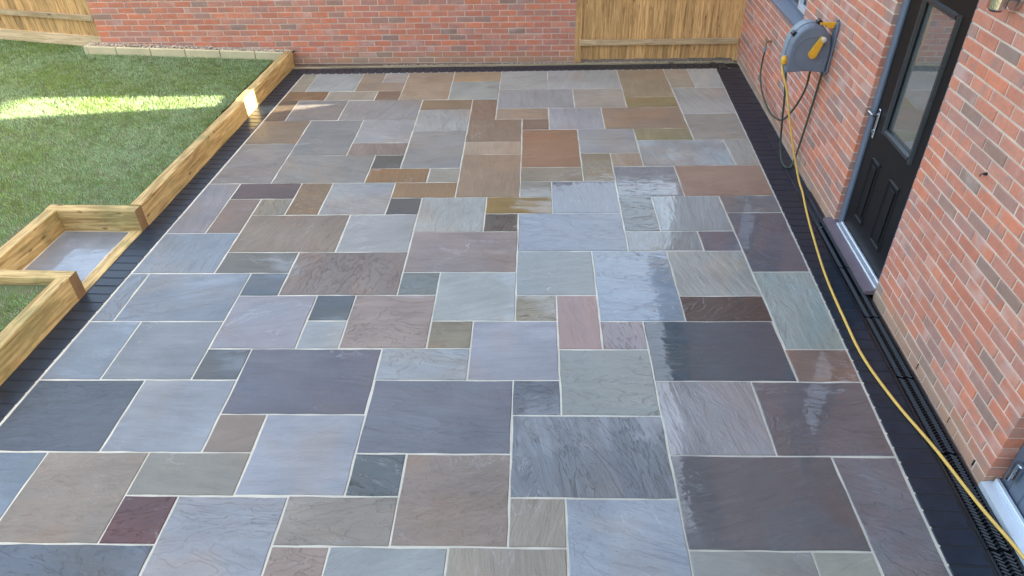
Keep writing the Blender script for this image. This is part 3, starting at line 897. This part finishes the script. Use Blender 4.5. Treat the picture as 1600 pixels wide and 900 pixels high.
for pa, pb_ in ((1.47, 1.635), (1.10, 1.285)):
    pm = MB()                              # raised moulding round each lower panel
    z0, z1, t = 0.245, 0.758, 0.022
    pm.prism([(0.0515, pa), (0.041, pa+t/2), (0.0515, pa+t)], z0, z1, axis=2)
    pm.prism([(0.0515, pb_-t), (0.041, pb_-t/2), (0.0515, pb_)], z0, z1, axis=2)
    pm.prism([(0.0512, z0), (0.0405, z0+t/2), (0.0512, z0+t)], pa+0.001, pb_-0.001, axis=1)
    pm.prism([(0.0512, z1-t), (0.0405, z1-t/2), (0.0512, z1)], pa+0.001, pb_-0.001, axis=1)
    pm.cbox(0.044, 0.0518, pa+0.045, pb_-0.045, z0+0.05, z1-0.05, 0.003)
    pm.build('door_panel', MAT['door'], door)
hd = MB()
hd.cbox(0.040, 0.0515, 1.712, 1.742, 0.86, 1.085, 0.004)
hd.tube([(0.045, 1.727, 1.04), (0.0, 1.727, 1.04)], 0.011, 10)
hd.tube(spline([(0.0, 1.722, 1.04), (-0.004, 1.75, 1.041), (-0.002, 1.80, 1.038), (0.008, 1.835, 1.030)], 4), [0.011]*13, 10)
hd.tube([(0.041, 1.727, 0.915), (0.030, 1.727, 0.915)], 0.012, 10)
hd.build('handle', MAT['chrome'], door, smooth=False)
ds = MB().prism([(-0.066, 0.030), (-0.066, 0.054), (0.034, 0.066), (0.10, 0.066), (0.10, 0.020), (-0.055, 0.026)], a-0.0, b+0.045, axis=1)
ds.build('door_sill', MAT['sill'], door)
th = MB()
th.cbox(-0.004, 0.030, a+0.003, b-0.080, 0.065, 0.086, 0.004)
th.cbox(0.0305, 0.051, a+0.003, b-0.080, 0.065, 0.096, 0.004)
th.build('threshold', MAT['alu'], door)

# sliding door at the near end
q = BIF[1]
bf = MB()
bf.cbox(0.085, 0.16, q-0.075, q-0.002, 0.045, 2.118, 0.005)
bf.cbox(0.085, 0.16, BIF[0]+0.002, q-0.0755, 2.05, 2.117, 0.005)
bfo = bf.build('glazed_door', MAT['frame'], house)
tag(bfo, 'grey framed glazed door with pale sill')
MB().prism([(-0.010, 0.0), (-0.010, 0.035), (0.035, 0.045), (0.16, 0.045), (0.16, 0.0)], BIF[0]+0.002, q-0.002, axis=1).build('door_sill', MAT['paleSill'], bfo)
MB().cbox(0.045, 0.068, BIF[0]+0.002, q-0.01, 0.043, 0.078, 0.004).build('track', MAT['paleSill'], bfo)
lf = MB()
lf.cbox(0.080, 0.125, q-0.17, q-0.078, 0.05, 2.045, 0.006); lf.cbox(0.080, 0.125, q-0.98, q-0.89, 0.05, 2.045, 0.006)
lf.cbox(0.081, 0.124, q-0.889, q-0.171, 0.05, 0.15, 0.006); lf.cbox(0.081, 0.124, q-0.889, q-0.171, 1.95, 2.045, 0.006)
lf.build('leaf', MAT['frame'], bfo)
MB().box(0.098, 0.106, q-0.889, q-0.171, 0.15, 1.95).build('glass_pane', MAT['glass'], bfo)
hg = MB()
hg.cbox(0.050, 0.080, q-0.105, q-0.052, 0.165, 0.275, 0.006)
hg.tube([(0.046, q-0.078, 0.155), (0.046, q-0.078, 0.285)], 0.011, 10)
hg.build('hinge', MAT['chrome'], bfo)

def hl(x, y, z): return tuple(house.matrix_basis @ Vector((x, y, z)))

# ------------------------------------------------------------------ drain along the house
dr = empty('channel_drain', tuple(H0), -HT, 'black slotted channel drain between border blocks and house wall', 'drain')
DW0, DW1 = -0.150, -0.012
y = -1.80
gi = 0
while y < 1.86:
    L = 0.61; y1 = y + L
    gm_ = MB()
    gm_.box(DW0, DW0+0.014, y+0.002, y1-0.002, -0.03, 0.0); gm_.box(DW1-0.014, DW1, y+0.002, y1-0.002, -0.03, 0.0)
    k = 0; yy = y + 0.012
    while yy < y1 - 0.018:
        pts = []
        for j in range(9):
            xx = DW0 + 0.014 + (DW1 - DW0 - 0.028) * j / 8
            pts.append((xx, yy + 0.009 * math.sin(j / 8 * 4 * math.pi)))
        wv = []
        for dy, dz in ((0.0, -0.020), (0.0, -0.003), (0.006, 0.003), (0.012, -0.003), (0.012, -0.020)):
            wv += [(p[0], p[1] + dy, dz) for p in pts]
        ff = []
        for r_ in range(4):
            for j in range(8): ff.append((r_*9+j, r_*9+j+1, (r_+1)*9+j+1, (r_+1)*9+j))
        gm_.add(wv, [q_[::-1] for q_ in ff]); yy += 0.0205; k += 1
    gm_.build('grate', MAT['black'], dr, fix=False)
    y = y1
MB().box(DW0+0.002, DW1-0.002, -1.80, 1.86, -0.07, -0.045).build('channel', MAT['black'], dr)
# beyond the drain a row of blocks laid lengthwise meets the wall
y = 2.02
while y < 5.72:
    X = hl(-0.072, y, 0)
    lay(X[0], X[1], math.pi/2 - HT, 1.0, 1.22); y += 0.2045

# ------------------------------------------------------------------ sleepers and the step
def sleeper(x0, x1, y0, y1, z0, z1, label, along='Y', group='timber sleepers along the lawn', proud=0.0):
    """x,y in the frame of the sleeper line; grain follows the long side"""
    base = Vector((-3.33, 0, 0)); rot = -LT
    cx, cy = (x0+x1)/2, (y0+y1)/2
    p = base + Matrix.Rotation(rot, 3, 'Z') @ Vector((cx + proud, cy, 0))
    L = (y1-y0) if along == 'Y' else (x1-x0); W = (x1-x0) if along == 'Y' else (y1-y0)
    # hand-sawn: slightly wavy long edges
    n = max(4, int(L / 0.25)); v = []; f = []; c = 0.006
    prof = [(-W/2+c, z0), (W/2-c, z0), (W/2, z0+c), (W/2, z1-c), (W/2-c, z1), (-W/2+c, z1), (-W/2, z1-c), (-W/2, z0+c)]
    for i in range(n + 1):
        X = -L/2 + L * i / n
        dy, dz = random.uniform(-.0025, .0025), random.uniform(-.002, .002)
        for (a, b) in prof: v.append((X, a + dy, b + (dz if b > z0 + 0.02 else 0)))
    for i in range(n):
        for k in range(8):
            f.append((i*8+k, i*8+(k+1) % 8, (i+1)*8+(k+1) % 8, (i+1)*8+k))
    f += [tuple(range(8)), tuple(range(n*8, n*8+8))[::-1]]
    me = mesh('timber_sleeper', v, f, MAT['sleeper'])
    me.materials.append(MAT['endgrain']); me.polygons[-1].material_index = 1; me.polygons[-2].material_index = 1
    import bmesh
    bm = bmesh.new(); bm.from_mesh(me); bmesh.ops.recalc_face_normals(bm, faces=bm.faces[:]); bm.to_mesh(me); bm.free()
    o = obj('timber_sleeper', me, None, tuple(p), (0, 0, rot + (math.pi/2 if along == 'Y' else 0)))
    return tag(o, label, 'sleeper', group)
sleeper(-0.10, 0.0, 1.932, 4.33, -0.02, 0.205, 'long timber sleeper edging the lawn just beyond the sunken step', proud=0.006)
sleeper(-0.10, 0.0, 4.336, 6.07, -0.02, 0.205, 'farthest timber sleeper edging the lawn, caught by sunlight, ending at the brick wall')
sleeper(-0.80, 0.003, 1.832, 1.930, -0.02, 0.203, 'short timber sleeper on the far side of the sunken step', 'X')
sleeper(-0.80, -0.70, 0.952, 1.830, -0.02, 0.202, 'timber sleeper at the back of the sunken step, against the lawn')
sleeper(-2.20, 0.003, 0.852, 0.950, -0.02, 0.203, 'timber sleeper on the near side of the sunken step', 'X')
sleeper(-0.10, 0.0, -1.75, 0.850, -0.02, 0.205, 'nearest long timber sleeper edging the lawn, large knots in its face')
sleeper(-0.105, -0.004, 0.953, 1.829, -0.10, 0.004, 'flat timber strip flush with the patio across the step opening', group='timber sleepers along the lawn')

lb = MB().box(-0.700, -0.105, 0.952, 1.830, -0.12, -0.006)
land = lb.build('step_landing', MAT['joint'], None, loc=(-3.33, 0, 0), rot=(0, 0, -LT))
tag(land, 'sunken step floor bedded in pale mortar between sleepers', kind='structure')
s_ = plate([(-0.685, 0.966), (-0.120, 0.966), (-0.120, 1.816), (-0.685, 1.816)], MAT['slab'], 'paving_slab', parent=land, color=alb((150, 160, 172)) + (0.9,))

# ------------------------------------------------------------------ raised gravel strip at the garden wall
eb = empty('stone_edging', (-5.83, 6.045, 0.2), 0.0, 'low pale stone block edging holding a gravel strip at the wall foot', 'edging')
nb = 6; X = -5.86; wid = [0.38, 0.46, 0.47, 0.47, 0.47, 0.40]
for i in range(nb):
    x0, x1 = X + 0.003, X + wid[i] - 0.003
    za, zb = 0.305 - 0.0445*(x0+5.83), 0.305 - 0.0445*(x1+5.83)
    m_ = MB(); c = 0.010; zl = -0.16
    v = []
    for (xx, zt) in ((x0+0.004, za), (x1-0.004, zb)):
        for (yy, zz) in ((-0.005, zl), (0.0 + random.uniform(-.004,.004), zt-c), (c, zt), (0.030, zt), (0.034, zl)):
            v.append((xx + 5.83, yy, zz - 0.2))
    f = [(0,1,2,3,4), (9,8,7,6,5)] + [(k, k+5, (k+1) % 5 + 5, (k+1) % 5) for k in range(5)]
    m_.add(v, f); m_.build('edging_block', MAT['edgestone'], eb)
    X = x1 + 0.003
# the end block turns back to the wall
m_ = MB().cbox(-0.09, -0.034, 0.005, 0.17, -0.36, 0.103, 0.008); m_.build('edging_block', MAT['edgestone'], eb)

def stones(name, x0, x1, yf, zf, n, r0, r1, label, mat):
    base = [(0,0,1),(0.9,0,0.1),(0,0.9,-0.1),(-0.9,0,0.1),(0,-0.9,-0.1),(0,0,-0.8)]
    fc = [(0,1,2),(0,2,3),(0,3,4),(0,4,1),(5,2,1),(5,3,2),(5,4,3),(5,1,4)]
    b = MB()
    for _ in range(n):
        x = random.uniform(x0, x1); ya, yb = yf(x); y = random.uniform(ya, yb); r_ = random.uniform(r0, r1)
        rot = Matrix.Rotation(random.uniform(0, 6.3), 3, 'Z') @ Matrix.Rotation(random.uniform(-.6, .6), 3, 'X')
        s3 = (random.uniform(.8, 1.4), random.uniform(.7, 1.1), random.uniform(.5, .8))
        b.add([tuple(rot @ Vector((p[0]*s3[0]*r_*random.uniform(.8,1.15), p[1]*s3[1]*r_*random.uniform(.8,1.15), p[2]*s3[2]*r_)) + Vector((x, y, zf(x) + random.uniform(-.3, .5)*r_))) for p in base], fc)
    o = b.build(name, mat, None, smooth=False, fix=False)
    return tag(o, label, 'gravel', kind='stuff')
def wy(x): return 6.105 - 0.0200 * (x - 0.69)
eg = MB().add([(-5.86, 6.07, 0.290), (-3.10, 6.07, 0.168), (-3.10, 6.20, 0.168), (-5.86, 6.26, 0.290)], [(0,1,2,3)])
tag(eg.build('gravel_bed', MAT['earth']), 'earth under the raised gravel strip', kind='structure')
stones('gravel', -5.88, -3.12, lambda x: (6.082, wy(x) - 0.004), lambda x: 0.303 - 0.0445*(x+5.83), 1300, 0.008, 0.017, 'pale gravel strip behind the stone edging along the wall', MAT['gravel'])
eg = MB().add([(-3.25, 5.90, -0.012), (2.86, 5.90, -0.012), (2.86, 6.20, -0.012), (-3.25, 6.30, -0.012)], [(0,1,2,3)])
tag(eg.build('bare_earth', MAT['earth']), 'strip of bare earth at the foot of the garden wall', kind='structure')
stones('gravel', -1.9, 2.76, lambda x: (6.005, 6.085), lambda x: -0.008, 1500, 0.005, 0.012, 'tan gravel in the narrow gap below the brick wall and fence', MAT['gravel'])
ebd = MB().cbox(-2.93, 2.93, -0.016, 0.016, -0.10, 0.016, 0.004).build('edging_board', MAT['edging'], None, loc=(-0.17, 5.985, 0), rot=(0, 0, 0.006))
tag(ebd, 'thin pale timber edging board along the far patio border', 'edging board')

# ------------------------------------------------------------------ fences
def fence(loc, rz, length, h, zb, label, bw=0.118, gravel_h=0.0, rails=(0.25,), post=True, rl=0.0):
    fe = empty('board_fence', loc, rz, label, 'fence')
    n = int(length / bw); me = {}
    for i in range(n):
        wv = bw + 0.022
        t1, t2 = 0.006, 0.022
        b = MB().prism([(0.0 - t2, 0), (0.0, 0), (0.0, wv), (0.0 - t1, wv)], zb + gravel_h + random.uniform(-.004, .006), h, axis=2)
        o = b.build('board', MAT['board'], fe, loc=(0.03 + random.uniform(-.002, .002), i*bw, 0), rot=(random.uniform(-.006,.006), 0, 0.085))
    for z in rails:
        MB().prism([(-0.036, z-0.036), (0.0, z-0.036), (0.0, z+0.030), (-0.012, z+0.036), (-0.036, z+0.030)], -0.02, length+rl, axis=1).build('rail', MAT['rail'], fe)
    if gravel_h: MB().cbox(-0.008, 0.022, -0.02, length, zb, zb+gravel_h, 0.003).build('gravel_board', MAT['rail'], fe)
    return fe
f1 = fence((2.775, 6.115, 0), R(90), 2.055, 1.80, 0.02, 'golden featheredge board fence between brick wall and house corner', rails=(0.252, 1.15))
MB().cbox(-0.01, 0.08, -0.062, -0.004, -0.1, 1.82, 0.006).build('post', MAT['board'], f1)
MB().cbox(-0.012, 0.075, 2.02, 2.105, -0.1, 1.82, 0.004).build('post', MAT['board'], f1)
f2 = fence((-5.79, 6.305, 0), R(74.85), 3.9, 1.85, 0.20, 'golden board fence with gravel board at the far end of the lawn', gravel_h=0.155, rails=(0.606, 1.45))
MB().cbox(-0.03, 0.06, -0.08, -0.02, 0.1, 0.40, 0.006).build('post', MAT['rail'], f2)

# ------------------------------------------------------------------ hose reel, tap, hoses, wall lamp
reel = empty('hose_reel', hl(0, 2.835, 0.96), -HT, 'slate grey wall mounted hose reel with yellow crank', 'hose reel')
def prof(k=1.0, inset=0.0):
    P = [(-0.372, 0.03), (-0.365, 0.015), (-0.20, 0.030), (-0.035, 0.020), (-0.028, 0.035), (-0.022, 0.20), (-0.035, 0.28)]
    cx, cz, rx, rz_ = -0.195, 0.20, 0.172, 0.222
    for i in range(3, 14):
        q_ = math.pi * (i - 1) / 13.5
        P.append((cx + rx*math.cos(q_), cz + rz_*math.sin(q_)))
    P.append((-0.368, 0.19))
    mx, mz = -0.195, 0.20
    return [(mx + (x-mx)*(1-inset), mz + (z-mz)*(1-inset)) for x, z in P]
def shell(layers):
    b = MB(); n = len(layers[0][1]); v = []; f = []
    for y, P in layers: v += [(x, y, z) for x, z in P]
    for i in range(len(layers) - 1):
        for k in range(n): f.append((i*n+k, i*n+(k+1) % n, (i+1)*n+(k+1) % n, (i+1)*n+k))
    f += [tuple(range(n)), tuple(range((len(layers)-1)*n, len(layers)*n))[::-1]]
    return b.add(v, f)
shell([(-0.045, prof(inset=0.10)), (-0.040, prof(inset=0.04)), (-0.022, prof(inset=0.0)), (0.045, prof(inset=0.0))]).build('casing', MAT['reel'], reel)
shell([(0.046, prof(inset=-0.03)), (0.066, prof(inset=-0.03)), (0.170, prof(inset=0.02)), (0.185, prof(inset=0.09))]).build('rear_casing', MAT['reel2'], reel)
rg = MB()                                   # moulded ring on the flat face
ring = [(-0.195 + 0.135*math.cos(t_), -0.046, 0.195 + 0.135*math.sin(t_)) for t_ in [2*math.pi*i/36 for i in range(37)]]
rg.tube(ring, 0.005, 6, cap=False); rg.build('moulded_ring', MAT['reel'], reel)
ck = MB()                                   # crank: a drop-shaped arm
pts = [(-0.125, 0.318), (-0.178, 0.190)]
d = Vector((pts[1][0]-pts[0][0], pts[1][1]-pts[0][1])).normalized(); nn_ = Vector((-d.y, d.x))
out = []
for i in range(9):
    q_ = math.pi*i/8; out.append((pts[0][0] - d.x*0.020*math.sin(q_) + nn_.x*0.020*math.cos(q_), pts[0][1] - d.y*0.020*math.sin(q_) + nn_.y*0.020*math.cos(q_)))
for i in range(9):
    q_ = math.pi*i/8; out.append((pts[1][0] + d.x*0.034*math.sin(q_) - nn_.x*0.034*math.cos(q_), pts[1][1] + d.y*0.034*math.sin(q_) - nn_.y*0.034*math.cos(q_)))
ck.prism(out, -0.085, -0.055, axis=1)
cko = ck.build('crank', MAT['yellow'], reel)
kb = MB(); kb.tube([(-0.178, -0.045, 0.190), (-0.178, -0.095, 0.190)], [0.020, 0.017], 12); kb.build('hub', MAT['yellow'], cko)
kb = MB(); kb.tube([(-0.123, -0.084, 0.322), (-0.122, -0.092, 0.322), (-0.122, -0.112, 0.322), (-0.122, -0.116, 0.322)], [0.018, 0.021, 0.020, 0.012], 12); kb.build('knob', MAT['knob'], cko)
br = MB()
br.cbox(-0.020, 0.0, -0.045, 0.045, 0.02, 0.44, 0.005)
br.tube([(-0.012, 0.0, 0.0), (-0.012, 0.0, 0.455)], 0.014, 10)
br.build('bracket', MAT['reel'], reel)
ar = MB()
ar.cbox(-0.150, -0.020, -0.012, 0.012, 0.412, 0.436, 0.004); ar.cbox(-0.10, -0.030, -0.020, 0.020, 0.392, 0.412, 0.004)
ar.build('bracket_arm', MAT['yellow'], reel)
for (x, z) in ((-0.335, 0.335), (-0.150, 0.432)):
    t = MB(); t.tube([(x, 0.0, z), (x, 0.055, z)], 0.022, 12); t.build('slot', MAT['black'], reel)
st = MB(); st.tube([(-0.388, -0.02, 0.16), (-0.388, -0.02, 0.13), (-0.388, -0.02, 0.10), (-0.388, -0.02, 0.085)], [0.018, 0.028, 0.026, 0.014], 12)
st.build('hose_stopper', MAT['yellow'], reel, smooth=True)

P = [hl(-0.388, 2.86, 1.04), hl(-0.378, 2.80, 0.97), hl(-0.335, 2.745, 0.85), hl(-0.275, 2.712, 0.629), hl(-0.205, 2.684, 0.397), hl(-0.14, 2.650, 0.191), hl(-0.100, 2.56, 0.050), hl(-0.098, 2.42, 0.014),
     (2.507, 2.15, 0.011), (2.439, 1.777, 0.011), (2.341, 1.134, 0.011), (2.295, 0.595, 0.011), (2.278, 0.199, 0.011), (2.319, -0.202, 0.013), (2.389, -0.55, 0.013), (2.443, -0.934, 0.015), (2.50, -1.30, 0.03), (2.52, -1.75, 0.03)]
hs = MB().tube(spline(P, 10), 0.0095, 8).build('garden_hose', MAT['hose'], None, smooth=True)
tag(hs, 'yellow garden hose trailing from the reel along the black border', 'hose')
P = [hl(-0.06, 4.631, 0.60), hl(-0.06, 4.655, 0.464), hl(-0.06, 4.618, 0.297), hl(-0.07, 4.337, 0.185), hl(-0.08, 3.873, 0.163), hl(-0.09, 3.451, 0.276), hl(-0.10, 3.157, 0.509), hl(-0.11, 2.94, 0.778), hl(-0.12, 2.895, 0.99)]
hs = MB().tube(spline(P, 8), 0.0098, 8).build('supply_hose', MAT['green'], None, smooth=True)
tag(hs, 'dark green hose hanging from the outdoor tap to the reel', 'hose')
P = [hl(-0.33, 2.90, 0.985), hl(-0.28, 2.932, 0.72), hl(-0.22, 3.034, 0.432), hl(-0.18, 3.06, 0.191), hl(-0.155, 3.0, 0.050), hl(-0.12, 2.93, 0.013), hl(-0.07, 2.935, 0.03), hl(-0.035, 2.96, 0.237), hl(-0.025, 2.91, 0.641), hl(-0.025, 2.86, 0.99)]
hs = MB().tube(spline(P, 8), 0.0098, 8).build('looped_hose', MAT['green'], None, smooth=True)
tag(hs, 'dark green hose looping down from the reel to the ground', 'hose')

tap = empty('outdoor_tap', hl(0, 4.66, 0.66), -HT, 'small brass outdoor tap on the brick wall left of the reel', 'tap')
tb = MB(); tb.tube([(0.0, 0, 0.02), (-0.07, 0, 0.02)], 0.012, 10); tb.tube(spline([(-0.045, 0, 0.02), (-0.062, -0.006, 0.012), (-0.062, -0.012, -0.03)], 4), 0.013, 10)
tb.build('tap_body', MAT['brass'], tap)
tb = MB(); tb.tube([(-0.060, 0, 0.03), (-0.060, 0, 0.055)], 0.008, 8); tb.cbox(-0.066, -0.054, -0.035, 0.035, 0.055, 0.066, 0.003); tb.build('tap_lever', MAT['brass'], tap)
tb = MB(); tb.tube([(-0.062, -0.016, -0.03), (-0.062, -0.018, -0.05), (-0.061, -0.024, -0.085)], [0.018, 0.020, 0.014], 12); tb.build('hose_connector', MAT['tapblue'], tap)

lamp = empty('wall_lamp', hl(0, 0.52, 2.13), -HT, 'chrome outdoor wall lamp on bricks beside the black door', 'lamp')
t = MB(); t.tube([(0.0, 0, 0.03), (-0.022, 0, 0.03)], [0.062, 0.058], 24); t.build('back_plate', MAT['chrome'], lamp)
t = MB(); t.tube([(-0.09, 0, -0.025), (-0.09, 0, -0.018), (-0.09, 0, 0.12), (-0.09, 0, 0.13)], [0.036, 0.042, 0.042, 0.036], 24); t.tube([(-0.02, 0, 0.03), (-0.06, 0, 0.03)], 0.014, 10); t.build('lamp_body', MAT['chrome'], lamp)
t = MB(); t.tube([(-0.09, 0, -0.032), (-0.09, 0, -0.026)], 0.030, 20); t.build('lens', MAT['black'], lamp)

# weep vents low in the brickwork and a small fixing between the doors
for y in (0.087, -0.369, -0.680):
    MB().cbox(-0.001, 0.02, y-0.004, y+0.004, 0.022, 0.066, 0.001).build('weep_vent', MAT['black'], house)
clip = empty('wall_clip', hl(0, 0.207, 1.337), -HT, 'tiny dark fixing on the bricks between black door and near corner', 'clip')
t = MB(); t.tube([(0.004, 0, 0), (-0.012, 0, 0)], [0.010, 0.007], 10); t.build('plug', MAT['black'], clip)
t = MB(); t.tube(spline([(-0.010, 0, 0.0), (-0.022, 0.006, -0.004), (-0.020, 0.010, -0.020)], 4), 0.003, 6); t.build('hook', MAT['black'], clip)
